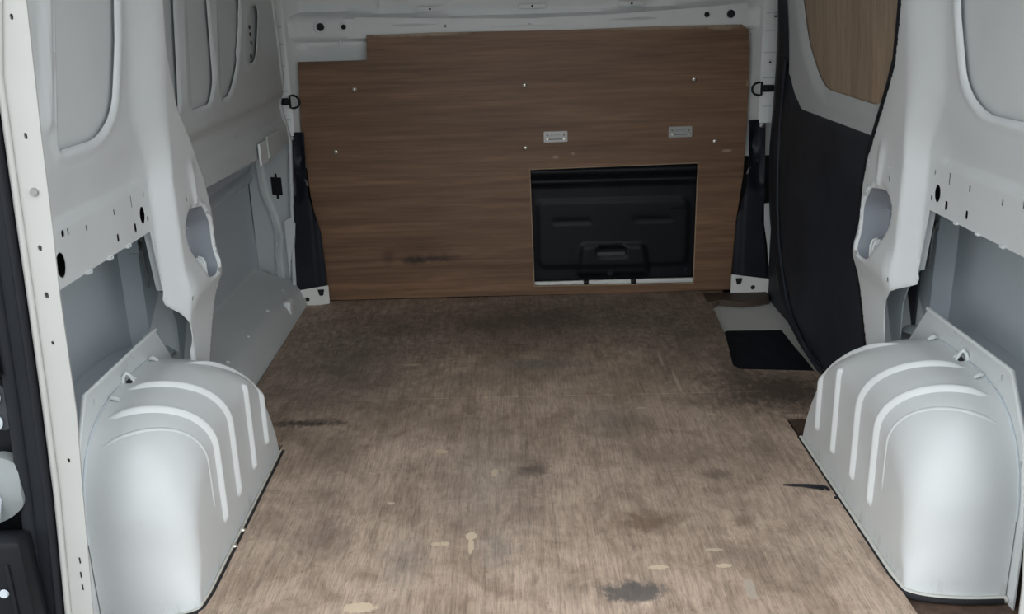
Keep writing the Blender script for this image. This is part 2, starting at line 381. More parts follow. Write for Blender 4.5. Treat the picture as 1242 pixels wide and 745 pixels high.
def quarter(P, s):
    y, z = P[:, 0], P[:, 1]
    x = wall_x(z)
    x = x + .009*sstep(z, .704, .711)*(1-sstep(z, .711, .80))*(1-sstep(y, 1.78, 1.85))                   # crease above the rail
    d = sdist(P, WIN)
    x = x + .004*sstep(d, -.006, 0)                                             # opening with a turned-in edge
    x = x - .004*np.exp(-((d+.011)/.007)**2)
    rib = 1.452+.10*(z-.85)
    x = x - .009*np.exp(-((y-rib)/.013)**4)*sstep(z, .845, .87)
    up = sstep(z, .70, .86); lo = 1-sstep(z, .385, .455)
    dep = .041-.006*up-.004*lo
    st = 1.858-.083*up; wid = .030+.080*up
    x = x - dep*sstep(y, st, st+wid)
    x = x - .012*np.exp(-((z-.462)/.038)**2)*sstep(y, st+.005, st+.06)          # swelling shoulder low on the pillar
    d = sdist(P, POCK)                                                          # tall grip pocket, soft to the rear and sharp on its far lip
    x = x + .009*sstep(d, -.012, .0)*(1-sstep(y, 1.96, 2.02))
    x = x - .0075*np.exp(-((d+.0045)/.0035)**2)*sstep(y, 2.02, 2.045)
    c = 2.003-.10*(z-.65); w = .004+.012*(z-.62)/.07
    x = x - .007*np.exp(-((y-c)/np.maximum(w, .003))**2)*sstep(z, .622, .63)*(1-sstep(z, .69, .735))
    x = x + .014*(1-sstep(pdist(P, FARS[s], False), 0, .013))                   # rolled far edge
    return x
def make_quarter(s, wall):
    hl = [WIN, POCK] + [disc2((h[1], h[2]), h[3], h[4]) if h[0] == 'd' else slot2((h[1], h[2]), h[3], h[4]) for h in HOLES]
    FAR = FARS[s]; QO = qoutline(s)
    hl += [slot2((y, z), a, b) for y, z, a, b in [(2.070, .665, .002, .007), (2.092, .585, .002, .004), (1.955, .672, .003, .004), (1.952, .648, .004, .006), (2.085, .428, .003, .005), (2.062, .420, .004, .006), (1.893, .448, .003, .005)]]
    fm = lambda P: np.stack([s*quarter(P, s), P[:, 0], P[:, 1]], 1)
    near = [(y, z) for y in np.arange(1.77, 2.13, .005) for z in np.arange(.26, 1.36, .009)]
    near += ring_pts(WIN, (-.013, -.007, -.004, -.002, .002, .004, .007, .013)) + ring_pts(POCK, (-.012, -.008, -.004, -.002))
    G = np.array(near); k = inside(G, QO) & (pdist(G, QO) > .004)
    for h in hl: k &= ~inside(G, h) & (pdist(G, h) > .003)
    q = sheet('quarter_panel', QO, hl, .0095, fm, (s*.0015, 0, 0), M['white'], wall, smooth=60, extra=G[k].tolist())
    sheet('window_blank', [(1.45, .78), (1.80, .78), (1.80, 1.36), (1.45, 1.36)], [], .05, lambda P: np.stack([s*(wall_x(P[:, 1])+.0135), P[:, 0], P[:, 1]], 1), (s*.001, 0, 0), M['white'], wall, smooth=60)
    b = MB()
    f = np.array(dens([*FAR], .02)); f = f[:int(np.argmin(f[:, 1]))+1]; xs = quarter(f, s)
    b.grid([[(s*x, y, z) for x, (y, z) in zip(xs, f)], [(s*(x+.02), y+.004, z) for x, (y, z) in zip(xs, f)], [(s*.90, y+.012, z) for (y, z) in f]])
    b.build('pillar_return', M['white'], wall, smooth=50)
    b = MB(); e = LEG[-1:]+[(1.838, .607)]; xs = quarter(np.array(e), s)
    b.grid([[(s*x, y, z) for x, (y, z) in zip(xs, e)], [(s*(x+.003), y+.010, z) for x, (y, z) in zip(xs, e)], [(s*(x+.02), y+.014, z) for x, (y, z) in zip(xs, e)]])
    b.build('pillar_flange', M['white'], wall, smooth=60)
    MB().box((s*.776, 1.262, .607), (s*.80, 1.838, .6095)).build('rail_lip', M['white'], wall)
    MB().box((s*.805, 1.262, .600), (s*.808, 2.0, .74)).build('rail_back', M['hole'], wall)
    for y in (1.545, 1.635, 1.72): MB().bbox((s*.768, y-.006, .6045), (s*.7745, y+.006, .6095), .001).build('rail_tab', M['bead'], wall)
    b = MB(); q = dens(POCK, .01); xs = quarter(np.array(q), s); cy, cz = 1.99, .54
    dp = lambda z: .050-.034*float(sstep(z, .55, .625))
    b.grid([[(s*(x+e), cy+(y-cy)*k, cz+(z-cz)*k) for x, (y, z) in zip(xs, q)]+[(s*(xs[0]+e), cy+(q[0][0]-cy)*k, cz+(q[0][1]-cz)*k)] for e, k in ((0, 1.012), (.004, 1.0))] +
           [[(s*(x+dp(z)*.8), cy+(y-cy)*.99, cz+(z-cz)*.99) for x, (y, z) in zip(list(xs)+[xs[0]], q+q[:1])]] +
           [[(s*(.735+dp(cz+(z-cz)*k)), cy+(y-cy)*k, cz+(z-cz)*k) for (y, z) in q+q[:1]] for k in (.88, .6, .3, .01)])
    b.build('pocket_liner', M['liner'], wall, smooth=50)
    for i in range(3):
        y = 2.006+i*.014; x = .738
        MB().tube([(s*(x+.014), y, .500), (s*(x+.005), y, .497), (s*(x+.001), y, .486), (s*(x+.001), y, .452)], [.003, .0035, .0038, .0035], 8).build('clip_fin', M['bead'], wall, smooth=60)
    MB().lathe((s*.785, 2.012, .530), (-s, 0, 0), [(.011, 0), (.011, .006), (.008, .008), (.006, .008), (.005, .012), (0.001, .012)]).build('pocket_bolt', M['skin'], wall, smooth=40)
    MB().bbox((s*.776, 1.955, .5585), (s*.786, 2.066, .5605), .0006).build('pocket_seam', M['skin'], wall)
    return q
make_quarter(-1, WL); make_quarter(1, WR)

# ---- outer skin and lower recess
def skin_x(z): return .925-.10*np.maximum(0, z-.62)**1.2-.02*np.maximum(0, .35-z)
def make_skin(s, wall, y1):
    rows = [[(s*float(skin_x(z)+(.055 if y > 2.15 else 0)), y, z) for z in np.linspace(-.06, 1.4, 40)] for y in (1.235, 1.5, 1.8, 2.1, 2.2, 2.5, 2.9, y1)]
    MB().grid(rows).build('outer_skin', M['skin'], wall, smooth=60)
    # inner post behind the pillar: face toward the cabin, its rear return, and the curved lip beside the pillar's leg
    sheet('inner_post', [(2.03, -.05), (2.035, .62), (2.11, .62), (2.118, .53), (2.128, .45), (2.16, .36), (2.178, .24), (2.18, -.05)], [], .04, lambda P: np.stack([s*(.885-.012*np.sin(np.clip((P[:, 0]-2.03)/.14, 0, 1)*PI)), P[:, 0], P[:, 1]], 1), (s*.002, 0, 0), M['skin'], wall, smooth=60)
    MB().grid([[(s*.885, 2.03+.005*f, -.05+.67*f) for f in (0, .5, 1)], [(s*.93, 2.018+.005*f, -.05+.67*f) for f in (0, .5, 1)]]).build('post_return', M['skin'], wall, smooth=60)
    lipn = [(1.905, .47), (1.935, .445), (1.965, .405), (1.982, .365), (1.978, .30), (1.978, .02)]
    sheet('leg_lip', lipn+[(2.07, .02), (2.10, .30), (2.06, .44), (2.0, .50)], [], .03, lambda P: np.stack([s*(.80+.03*np.clip(2.0-P[:, 0], 0, 1)), P[:, 0], P[:, 1]], 1), (s*.002, 0, 0), M['skin'], wall, smooth=60)
    # inner wheel house shoulder
    rows = []
    for t in np.linspace(0, PI, 25):
        y = 1.775-.42*math.cos(t); z = .30*math.sin(t)**.6+.02
        rows.append([(s*.815, y, z), (s*.84, y+.01, z+.012), (s*.93, y+.01, z+.012)])
    MB().grid(rows).build('wheel_house', M['skin'], wall, smooth=60)
    # latch rod and bracket in the recess
    MB().bbox((s*.872, 2.005, .520), (s*.888, 2.032, .575), .003).build('rod_bracket', M['skin'], wall, smooth=40)
    for z in (.562, .533): MB().lathe((s*.872, 2.018, z), (-s, 0, 0), [(.009, 0), (.009, .005), (.005, .008), (.001, .008)], 10).build('bracket_bolt', M['steel'], wall, smooth=40)
    MB().tube([(s*.868, 2.020, .525), (s*.868, 2.024, .48), (s*.870, 2.030, .435)], .003, 8).build('latch_rod', M['steel'], wall, smooth=60)
make_skin(-1, WL, 3.42); make_skin(1, WR, 3.42)

# ---- left wall ahead of the pillar
IN0 = rounded([(2.03, 1.32), (2.03, .795), (2.150, .808), (2.142, 1.04), (2.140, 1.32)], [.01, .01, .02, 0, .02])
IN1 = rounded([(2.215, 1.32), (2.217, 1.04), (2.237, .798), (2.378, .800), (2.415, .848), (2.380, 1.04), (2.370, 1.32)], [.02, 0, .015, .02, .04, 0, .02])
IN2 = rounded([(2.460, 1.32), (2.460, 1.04), (2.476, .800), (2.555, .802), (2.628, .868), (2.658, .945), (2.662, 1.04), (2.660, 1.32)], [.02, 0, .015, .04, .05, .05, 0, .02])
SLOT = [(y+.25*(z-.95), z) for y, z in rounded([(2.727, .872), (2.843, .872), (2.843, 1.026), (2.727, 1.026)], .05, 5)]
def fwd(P):
    y, z = P[:, 0], P[:, 1]
    x = .797-.10*np.maximum(0, z-.72)
    for I in (IN0, IN1, IN2):
        d = sdist(P, I); x = x + .003*sstep(d, -.006, 0) - .003*np.exp(-((d+.011)/.006)**2)
    x = x - .006*np.exp(-((y-(2.436-.06*(z-.85)))/.012)**4)*sstep(z, .80, .83)
    x = x - .006*np.exp(-((y-(2.188-.04*(z-.85)))/.018)**4)*sstep(z, .80, .83)
    x = x + .020*(1-sstep(z, .715, .752)) - .014*(1-sstep(z, .640, .672)) + .003*np.exp(-((z-.625)/.005)**2) - .004*np.exp(-((z-.690)/.006)**2)
    d = sdist(P, SLOT); x = x - .004*np.exp(-((d+.010)/.008)**2)
    x = x + .010*np.exp(-((y-2.62)/.035)**4)*sstep(z, .89, .91)*(1-sstep(z, 1.01, 1.03))*.6
    return x
sheet('side_panel', [(2.0, .610), (2.0, 1.37), (2.92, 1.37), (3.02, 1.04), (3.10, .90), (3.195, .715), (3.235, .588), (2.9, .590)], [IN0, IN1, IN2, SLOT, slot2((2.66, .685), .003, .007), slot2((2.76, .74), .003, .006), slot2((3.05, .66), .003, .006)], .013,
      lambda P: np.stack([-fwd(P), P[:, 0], P[:, 1]], 1), (-.0015, 0, 0), M['fwd'], WL, smooth=60,
      extra=[p for p in ring_pts(IN0, (-.006, -.0025, .0025, .006))+ring_pts(IN1, (-.006, -.0025, .0025, .006))+ring_pts(IN2, (-.006, -.0025, .0025, .006)) if p[0] > 2.01 and (not inside(np.array([p]), IN0)[0]) and (not inside(np.array([p]), IN1)[0]) and (not inside(np.array([p]), IN2)[0])])
sheet('window_blank', [(2.01, .77), (2.90, .77), (2.95, 1.36), (2.01, 1.36)], [], .05, lambda P: np.stack([-(.797-.10*np.maximum(0, P[:, 1]-.72)+.0125), P[:, 0], P[:, 1]], 1), (-.001, 0, 0), M['fwd'], WL, smooth=60)
for y, z in [(2.800, .968), (2.806, .948), (2.816, .925), (2.812, .888)]: MB().lathe((-(.797-.10*(z-.72)+.0122), y, z), (1, 0, 0), [(.006, 0), (.006, .002), (.001, .002)], 8).build('hole_shade', M['hole'], WL)  # flat dark discs painted as the shade inside small holes
MB().bbox((-.795, 2.79, .575), (-.788, 2.87, .640), .0015).build('panel_tab', M['bead'], WL)
MB().bbox((-.795, 2.89, .58), (-.789, 3.06, .648), .0015).build('panel_tab', M['fwd'], WL)
# horizontal swages pressed in the outer skin
for z, h in ((.505, .022), (.455, .014)):
    MB().grid([[(-.962+dx, y, z+dz) for dx, dz in ((-.025, -h-.012), (.0, -h), (.006, 0), (.0, h), (-.025, h+.012))] for y in np.linspace(2.26, 3.29, 14)]).build('skin_swage', M['skin'], WL, smooth=50)
# upright closing plate before the front pillar, with square opening and rolled step
def plate(P):   # 2D: (t across 0..1, z)
    t, z = P[:, 0], P[:, 1]
    y = 3.30-.07*t; x = -.975+.16*t
    edge = np.interp(z, [.05, .12, .18, .24, .28, .34, .39, .45, .60], [.50, .50, .51, .58, .55, .45, .33, .28, .25])
    k = sstep(t, edge-.03, edge+.03)
    return np.stack([x, y+.022*k-.010*np.exp(-((t-edge)/.05)**2), z], 1)
sqo = [(t-.08, z) for t, z in [(.58, .392), (.68, .392), (.68, .378), (.74, .378), (.74, .392), (.84, .392), (.84, .455), (.74, .455), (.74, .468), (.68, .468), (.68, .455), (.58, .455)]]
sheet('closing_plate', [(0, .06), (1.0, .06), (1.0, .60), (0, .60)], [sqo, disc2((.80, .155), .035, .008, 10), disc2((.82, .135), .035, .008, 10), disc2((.86, .10), .03, .007, 10)], .02, plate, (0, .002, 0), M['fwd'], WL, smooth=50)
MB().tube([tuple(plate(np.array([[float(np.interp(z, [.05, .12, .18, .24, .28, .34, .39, .45, .60], [.50, .50, .51, .58, .55, .45, .33, .28, .25]))-.03, z]]))[0]+np.array([0, -.001, 0])) for z in np.linspace(.10, .58, 25)], .0022, 6).build('plate_seam', M['skin'], WL, smooth=60)
sheet('plate_backing', [(.05, .08), (.98, .08), (.98, .50), (.05, .50)], [], .1, lambda P: plate(np.stack([P[:, 0], P[:, 1]], 1))*np.array([1, 1, 1])+np.array([0, .02, 0]), None, M['hole'], WL)
# sill ledge: broad tread, rolled lip and drop to the floor
sill = [(-1.0, .175), (-.980, .142), (-.965, .132), (-.90, .106), (-.852, .089), (-.830, .075), (-.818, .058), (-.806, .030), (-.798, .004), (-.795, -.01)]
MB().grid([[(x, y, z) for x, z in sill] for y in np.linspace(2.02, 3.25, 30)]).build('sill', M['fwd'], WL, smooth=50)
for y in (2.45, 2.66, 2.90, 3.12): MB().lathe((-.852, y, .0895), (.45, 0, .9), [(.006, 0), (.006, .002), (.004, .004), (.001, .004)], 10).build('sill_rivet', M['bead'], WL, smooth=50)
MB().bbox((-.832, 3.02, .028), (-.806, 3.075, .080), .008).build('sill_dimple', M['bead'], WL, smooth=50)

# ---- bulkhead: pressed steel behind the board
WF = empty('wall_front', (0, 3.31, 0), kind='structure')
def bulk(P):
    x, z = P[:, 0], P[:, 1]
    sag = -.020*np.cos(np.clip(x/.62, -1, 1)*PI/2)                              # the cross member bows at mid width
    y = 3.325+0*z
    top = .986+sag*1.2; bot = .908+sag*.2
    y = y - .040*sstep(z, bot-.006, bot+.006)*(1-sstep(z, top-.006, top+.010))
    y = y - .012*np.exp(-((z-(.958+sag*.9))/.006)**2)*(1-sstep(np.abs(x), .40, .50))
    y = y - .012*sstep(z, .870, .876)*(1-sstep(z, .893, .900))
    y = y - .014*sstep(z, 1.008+sag*.4, 1.020+sag*.4)*(1-sstep(np.abs(x), .40, .44))
    y = y - .010*np.exp(-((np.abs(x)-.48)/.006)**2)*sstep(z, .99, 1.0)
    y = y - .02*sstep(np.abs(x), .735, .77)
    return np.stack([x, y, z], 1)
bh = [disc2((-.676, .951), .0135), disc2((-.599, .949), .0085), disc2((.608, .956), .009), disc2((.688, .956), .0135), disc2((.02, .945), .003, .004, 8), disc2((-.26, .943), .003, .004, 8)]
sheet('bulkhead_panel', [(-.86, .48), (.86, .48), (.86, 1.38), (-.86, 1.38)], bh, .0125, bulk, (0, .002, 0), M['bulk'], WF, smooth=50)
MB().box((-1.0, 3.40, -.06), (1.0, 3.41, 1.40)).build('bulkhead_backing', M['dark'], WF)  # dark sheet added to stop sky light leaking in round the bulkhead
for x, r in ((-.676, .0135), (-.599, .0085), (.608, .009), (.688, .0135)):
    z = .95 if x < 0 else .956
    MB().lathe((x, 3.2895, z), (0, -1, 0), [(r*1.5, 0), (r*1.5, .0032), (r*1.15, .0045), (r*1.1, .003)], 18).v and None
    m = MB(); n = 20
    m.grid([[(x+math.cos(t)*q, 3.2855-h, z+math.sin(t)*q) for t in [2*PI*i/n for i in range(n)]] for q, h in ((r*1.02, .0005), (r*1.2, .004), (r*1.5, .004), (r*1.75, .0))], True)
    m.build('hole_rim', M['bulk'], WF, smooth=60)
    MB().lathe((x, 3.312, z), (0, -1, 0), [(r*1.2, 0), (r*1.2, .003), (.001, .003)], 16).build('hole_shade', M['dark'], WF)  # dark disc stands in for the shade within the punched hole
for x in (-.31, .03, .36): MB().bbox((x-.045, 3.300, .990), (x+.045, 3.315, 1.006), .003).build('weld_tab', M['bulk'], WF, smooth=40); MB().lathe((x, 3.300, .998), (0, -1, 0), [(.004, 0), (.004, .001), (.001, .001)], 8).build('weld_hole', M['hole'], WF)
MB().bbox((-.62, 3.300, .885), (-.615, 3.318, .905), .001).build('weld_tab', M['bulk'], WF)
xo = np.linspace(-.56, .74, 30)
zo = np.interp(xo, [-.56, -.3, .014, .3, .617, .74], [.979, .969, .960, .966, .981, .990])
sheet('overlap_sheet', [(-.56, .925), (-.40, .905), (.74, .905)] + [(x, z) for x, z in zip(xo[::-1], zo[::-1])], [disc2((.608, .956), .012), disc2((.688, .956), .019), disc2((.02, .940), .003, .004, 8), disc2((-.26, .942), .003, .004, 8)], .03, planeY(3.2785), (0, .0018, 0), M['bulk'], WF)
# lower steel lip that shows along the foot of the board's opening, and its two black clips
MB().bbox((.0, 3.288, .020), (.61, 3.30, .046), .003).build('steel_lip', M['dirtywhite'], WF, smooth=40)
for x in (.205, .376): MB().bbox((x-.009, 3.279, .030), (x+.009, 3.292, .048), .002).build('lip_clip', M['plastic'], WF, smooth=40)

# ---- front pillars either side of the board: folded pale strip above, black cover below, punched foot plate
def pillar(s, wall, tn):
    pr = [(.845, 3.262), (.835, 3.246), (.795, 3.243), (.786, 3.248), (.772, 3.285), (.750, 3.312)]
    rows = [[(s*x, y, z) for x, y in pr] for z in np.linspace(.60, 1.38, 24)]
    MB().grid(rows).build('front_pillar', M['bulk'], wall, smooth=35)
    for z in (.655, .718+.03, .83, .90, .955): MB().bbox((s*.795-.001, 3.2405, z), (s*.835+.001, 3.245, z+.0025), .0008).build('pillar_seam', M['skin'], wall)
    for z, x in ((.80, .815), (.945, .825)):
        MB().lathe((s*x, 3.2438, z), (0, -1, 0), [(.009, 0), (.008, .002), (.0045, .002), (.004, .001), (.001, .001)], 14).build('pillar_rivet', M['bead'], wall, smooth=50)
        MB().lathe((s*x, 3.2418, z), (0, -1, 0), [(.0035, 0), (.001, .0005)], 8).build('pillar_hole', M['hole'], wall)
    # rolled edge bead running down the outer side
    if s < 0: MB().tube([(-.838, 3.232, .02), (-.832, 3.232, .15), (-.822, 3.234, .30), (-.812, 3.235, .45), (-.802, 3.235, .588)]+[(-float(fwd(np.array([[y-.004, z]]))[0]), y, z) for y, z in ((3.195, .715), (3.15, .80), (3.10, .90), (3.02, 1.04), (2.92, 1.37))], .0075, 8).build('edge_bead', M['fwd'], wall, smooth=60)
    t = empty(tn, (s*.79, 3.24, .06), kind='structure')
    out = [(.752, .612), (.812, .612), (.818, .45), (.820, .34), (.812, .30), (.815, .25), (.832, .16), (.838, .05), (.786, .050), (.786, .066), (.722, .064), (.722, .10), (.728, .262), (.757, .395), (.757, .50)]
    def cov(P):
        x, z = P[:, 0], P[:, 1]
        y = 3.230+0*z
        e = .785+.02*np.sin(z*9)
        y = y + .016*sstep(x, e-.012, e+.012)*sstep(z, .36, .40) + .012*(1-sstep(x, .735, .755))
        y = y + .014*np.exp(-(((x-.775)/.012)**2+((z-.53)/.03)**2)) + .010*np.exp(-(((x-.80)/.010)**2+((z-.44)/.05)**2))
        return np.stack([s*x, y, z], 1)
    sheet('pillar_cover', out, [], .008, cov, (0, .004, 0), M['trim'], t, smooth=55)
    MB().lathe((s*.800, 3.248, .592), (0, -1, 0), [(.008, 0), (.008, .004), (.004, .006), (.001, .006)], 12).build('cover_screw', M['steel'], t, smooth=50)
    MB().lathe((s*.792, 3.246, .475), (0, -1, 0), [(.007, 0), (.006, .005), (.001, .006)], 12).build('cover_plug', M['rubber'], t, smooth=50)
    MB().tube([(s*.765, 3.236, .452), (s*.757, 3.228, .445), (s*.755, 3.232, .430)], .003, 6).build('cover_clip', M['steel'], t, smooth=50)
    notch = [(.758, .070), (.758, .062), (.752, .062), (.752, .034), (.738, .034), (.738, .062), (.730, .062), (.730, .070)]
    fp = rounded([(.850, -.012), (.850, .052), (.716, .072), (.716, .004)], .004, 3)
    sheet('foot_plate', fp, [rounded([(.757, .058), (.751, .034), (.737, .034), (.731, .058)], .004, 3), disc2((.795, .022), .0085)], .02, lambda P: np.stack([s*P[:, 0], np.full(len(P), 3.2285), P[:, 1]], 1), (0, .003, 0), M['dirtywhite'], t)
    MB().bbox((s*.758, 3.2245, .060) if s < 0 else (.730, 3.2245, .060), (s*.730, 3.230, .066) if s < 0 else (.758, 3.230, .066), .001).build('foot_clip', M['bead'], t)
    MB().box((s*.72 if s > 0 else -.845, 3.236, -.01), (.845 if s > 0 else -.72, 3.238, .064)).build('foot_backing', M['hole'], t)
    if s < 0:
        sheet('edge_flange', [(-.848, .31), (-.824, .322), (-.810, .30), (-.815, .26), (-.834, .20), (-.848, .10)], [], .02, planeY(3.226), (0, .003, 0), M['fwd'], t)
    else:
        sheet('edge_flange', [(.845, .33), (.818, .325), (.822, .25), (.836, .18), (.846, .10)], [], .02, planeY(3.226), (0, .003, 0), M['fwd'], t)
pillar(-1, WL, 'trim_1'); pillar(1, WR, 'trim_2')

# ---- rear door frame (the near edge of the body), both sides
INN = [(.645, 1.37), (.653, 1.042), (.665, .873), (.672, .752), (.679, .657), (.686, .48), (.699, .347), (.718, .139), (.725, -.03)]
OUT = [(.682, 1.37), (.686, 1.043), (.703, .953), (.7075, .87), (.712, .782), (.718, .658), (.726, .507), (.736, .348), (.755, .14), (.765, -.03)]
def frame(s, tn):
    t = empty(tn, (s*.70, 1.25, -.03), kind='structure')
    hl = [slot2((s*x, z), a, b) for x, z, a, b in [(.675, 1.023, .0022, .0035), (.685, .874, .0022, .004), (.694, .723, .0028, .004), (.697, .656, .003, .0045), (.701, .586, .002, .003), (.710, .403, .002, .0035)]]
    sheet('door_flange', [(s*x, z) for x, z in INN+OUT[::-1]], hl, .012, planeY(1.25), (0, .003, 0), M['frame'], t)
    MB().tube([(s*x, 1.2475, z) for x, z in OUT], .0048, 8).build('flange_lip', M['frame'], t, smooth=60)
    MB().lathe((s*.687, 1.2495, .80), (0, -1, 0), [(.006, 0), (.005, .003), (.001, .003)], 12).build('flange_screw', M['steel'], t, smooth=50)
    for x, z, a in [(.722, .235, .3), (.7245, .21, -.2), (.7255, .188, .3)]: MB().bbox((s*x-.001, 1.2490, z-.005), (s*x+.001, 1.2502, z+.005), .0003).build('flange_nick', M['hole'], t)
    # the flange's return into the quarter panel
    MB().grid([[(s*x, 1.252, z) for x, z in INN], [(s*(x+.02), 1.262, z) for x, z in INN], [(s*max(x+.06, .775), 1.268, z) for x, z in INN]]).build('frame_return', M['white'], t, smooth=50)
    # rubber weather seal outside it: flat body and round bulb
    b = [(s*(x+.006), z) for x, z in OUT]+[(s*(x+.046), z) for x, z in OUT[::-1]]
    sheet('weather_seal', b, [], .05, planeY(1.236), (0, .02, 0), M['rubber'], t)
    MB().tube([(s*(x+.040), 1.238, z) for x, z in OUT], .010, 10).build('seal_bulb', M['rubber'], t, smooth=60)
    MB().tube([(s*(x+.010), 1.236, z) for x, z in OUT], .004, 8).build('seal_bead', M['rubber'], t, smooth=60)
    sheet('corner_panel', [(s*(x+.03), z) for x, z in OUT]+[(s*.96, -.06), (s*.96, 1.37)], [], .2, planeY(1.262), (0, .004, 0), M['plastic'], t)
    if s < 0:
        # hinge plate with two bolts, pale bracket, ribbed sleeve and black box beyond the seal
        sheet('hinge_plate', rounded([(-.83, .465), (-.775, .462), (-.768, .490), (-.768, .522), (-.782, .538), (-.83, .538)], .01), [], .03, planeY(1.232), (0, .012, 0), M['dark'], t)
        for x, z in ((-.792, .515), (-.796, .476)): MB().lathe((x, 1.231, z), (0, -1, 0), [(.014, 0), (.014, .003), (.009, .004), (.008, .010), (.004, .011), (.001, .009)], 14).build('hinge_bolt', M['skin'], t, smooth=40)
        sheet('check_bracket', rounded([(-.86, .40), (-.80, .425), (-.775, .41), (-.772, .345), (-.80, .322), (-.86, .30)], .015), [], .02, lambda P: np.stack([P[:, 0], 1.222+.006*np.cos(P[:, 1]*60)+.3*np.maximum(0, P[:, 0]+.79), P[:, 1]], 1), (0, .02, 0), new_mat('bracket_grey', (.22, .24, .24), .5), t, smooth=40)
        MB().tube([(-.835, 1.215, .40), (-.808, 1.215, .385), (-.803, 1.215, .36), (-.812, 1.215, .325), (-.835, 1.215, .305)], .004, 8)  .build('bracket_rod', M['skin'], t, smooth=60)
        MB().bbox((-.90, 1.19, .02), (-.772, 1.235, .305), .012).build('bumper_end', M['plastic'], t, smooth=40)
        MB().bbox((-.799, 1.186, .03), (-.793, 1.192, .27), .002).build('bumper_rib', M['plastic'], t, smooth=40)
        MB().lathe((-.808, 1.188, .222), (0, -1, 0), [(.007, 0), (.006, .003), (.001, .003)], 12).build('bumper_screw', M['skin'], t, smooth=40)
        pts = [(-.772-.012*math.sin((z-.5)*8), 1.222, z) for z in np.linspace(.55, .72, 60)]
        MB().tube(pts, [.011+.0025*math.cos(i*1.57) for i in range(60)], 10).build('cable_sleeve', M['plastic'], t, smooth=80)
frame(-1, 'trim_3'); frame(1, 'trim_4')

# ================================================================== SLIDING DOOR on the right
D1 = empty('door_1', (.82, 2.6, 0), kind='structure')
DX = .805
WNO = rounded([(2.16, 1.32), (2.165, 1.0), (2.181, .878), (2.262, .759), (2.672, .763), (2.738, .790), (2.842, .885), (2.885, 1.0), (2.91, 1.32)], [.05, 0, .1, .06, .03, .04, .05, 0, .05])
def dface(x0, k=.085): return lambda P: np.stack([x0-k*np.maximum(0, P[:, 1]-.70), P[:, 0], P[:, 1]], 1)
def dframe(P):
    y, z = P[:, 0], P[:, 1]; x = DX+.010-.085*np.maximum(0, z-.70)
    d = -sdist(P, WNO); x = x + .014*(1-sstep(d, 0, .030)) 
    x = x + .006*np.exp(-((z-.700)/.005)**2)
    return np.stack([x, y, z], 1)
sheet('door_frame', [(2.03, .60), (2.03, 1.36), (3.02, 1.36), (2.995, 1.0), (2.985, .83), (3.02, .60)], [WNO], .014, dframe, (.003, 0, 0), M['fwd'], D1, smooth=50)
sheet('window_board', [(2.12, .73), (2.12, 1.35), (2.95, 1.35), (2.92, .95), (2.80, .80), (2.74, .73)], [], .1, dface(DX+.030), (.006, 0, 0), M['winply'], D1)
LIN = [(2.03, .010), (2.03, .690)] + rounded([(2.30, .690), (2.880, .688), (2.945, .735), (3.000, .806), (3.034, .806), (2.985, .90)], [0, .05, .05, .02, .004, 0]) [1:-1] + [(3.04, .64), (3.035, .50), (3.010, .364), (2.965, .25), (2.909, .171), (2.84, .10), (2.754, .050), (2.62, .020), (2.464, .004)]
def lin(P):
    y, z = P[:, 0], P[:, 1]
    e = pdist(P, LIN)
    return np.stack([DX-.004+.012*(1-sstep(e, 0, .02))-.006*np.exp(-((y-2.93-.1*(z-.4))/.006)**2)*sstep(z, .3, .4), y, z], 1)
sheet('door_lining', LIN, [], .02, lin, (.004, 0, 0), M['lining'], D1, smooth=50)
BI = [(2.985, 1.36), (2.985, .998), (2.975, .90), (2.985, .83), (3.038, .62), (3.033, .50), (3.010, .364), (2.965, .25), (2.909, .171), (2.84, .10), (2.754, .050), (2.62, .018), (2.464, .0)]
BO = [(3.10, 1.36), (3.122, .997), (3.130, .92), (3.137, .846), (3.207, .603), (3.213, .52), (3.20, .42), (3.165, .30), (3.098, .19), (3.03, .10), (2.88, .012), (2.72, -.012), (2.53, -.018)]
BI = np.array(BI); BO = np.array(BO)
rows = []
for k, dx in ((0, .006), (.18, -.004), (.30, .004), (.45, -.003), (.58, .006), (.75, .010), (1, .016)):
    q = BI*(1-k)+BO*k; rows.append([(DX+dx-.085*max(0, z-.70), y, z) for y, z in q])
MB().grid(rows).build('door_edge_strip', M['lining'], D1, smooth=50)
MB().tube([(DX-.002-.085*max(0, z-.70), y, z) for y, z in BI[3:]], .006, 8).build('lining_edge', M['lining'], D1, smooth=60)
MB().box((DX+.045, 2.03, -.03), (DX+.05, 3.25, 1.37)).build('door_skin', M['dark'], D1)
# black aperture seal along the pillar
f = np.array(dens(FARS[1], .03)); f = f[:int(np.argmin(f[:, 1]))+1]
xs = quarter(f, 1)
MB().tube([(x+.004, y+.013, z) for x, (y, z) in zip(xs, f)], .0135, 10).build('aperture_seal', M['rubber'], WR, smooth=60)

# ================================================================== WHEEL ARCHES
YC, XW, XI, RR = 1.77, .80, .634, .125
_pp = np.array([(1.430, 0), (1.431, .10), (1.434, .19), (1.450, .245), (1.472, .285), (1.505, .318), (1.550, .340), (1.62, .351), (1.72, .353), (1.79, .350), (1.845, .334), (1.895, .300), (1.945, .250), (1.995, .185), (2.035, .115), (2.062, .05), (2.075, 0)])
_pl = np.concatenate([[0], np.cumsum(np.hypot(*np.diff(_pp, axis=0).T))]); _pl /= _pl[-1]
_tt = np.linspace(0, 1, 401); _py = np.interp(_tt, _pl, _pp[:, 0]); _pz = np.interp(_tt, _pl, _pp[:, 1])
for _ in range(60):
    _py[1:-1] = (_py[:-2]+2*_py[1:-1]+_py[2:])/4; _pz[1:-1] = (_pz[:-2]+2*_pz[1:-1]+_pz[2:])/4
def prof(t): return float(np.interp(t, _tt, _py)), float(np.interp(t, _tt, _pz))
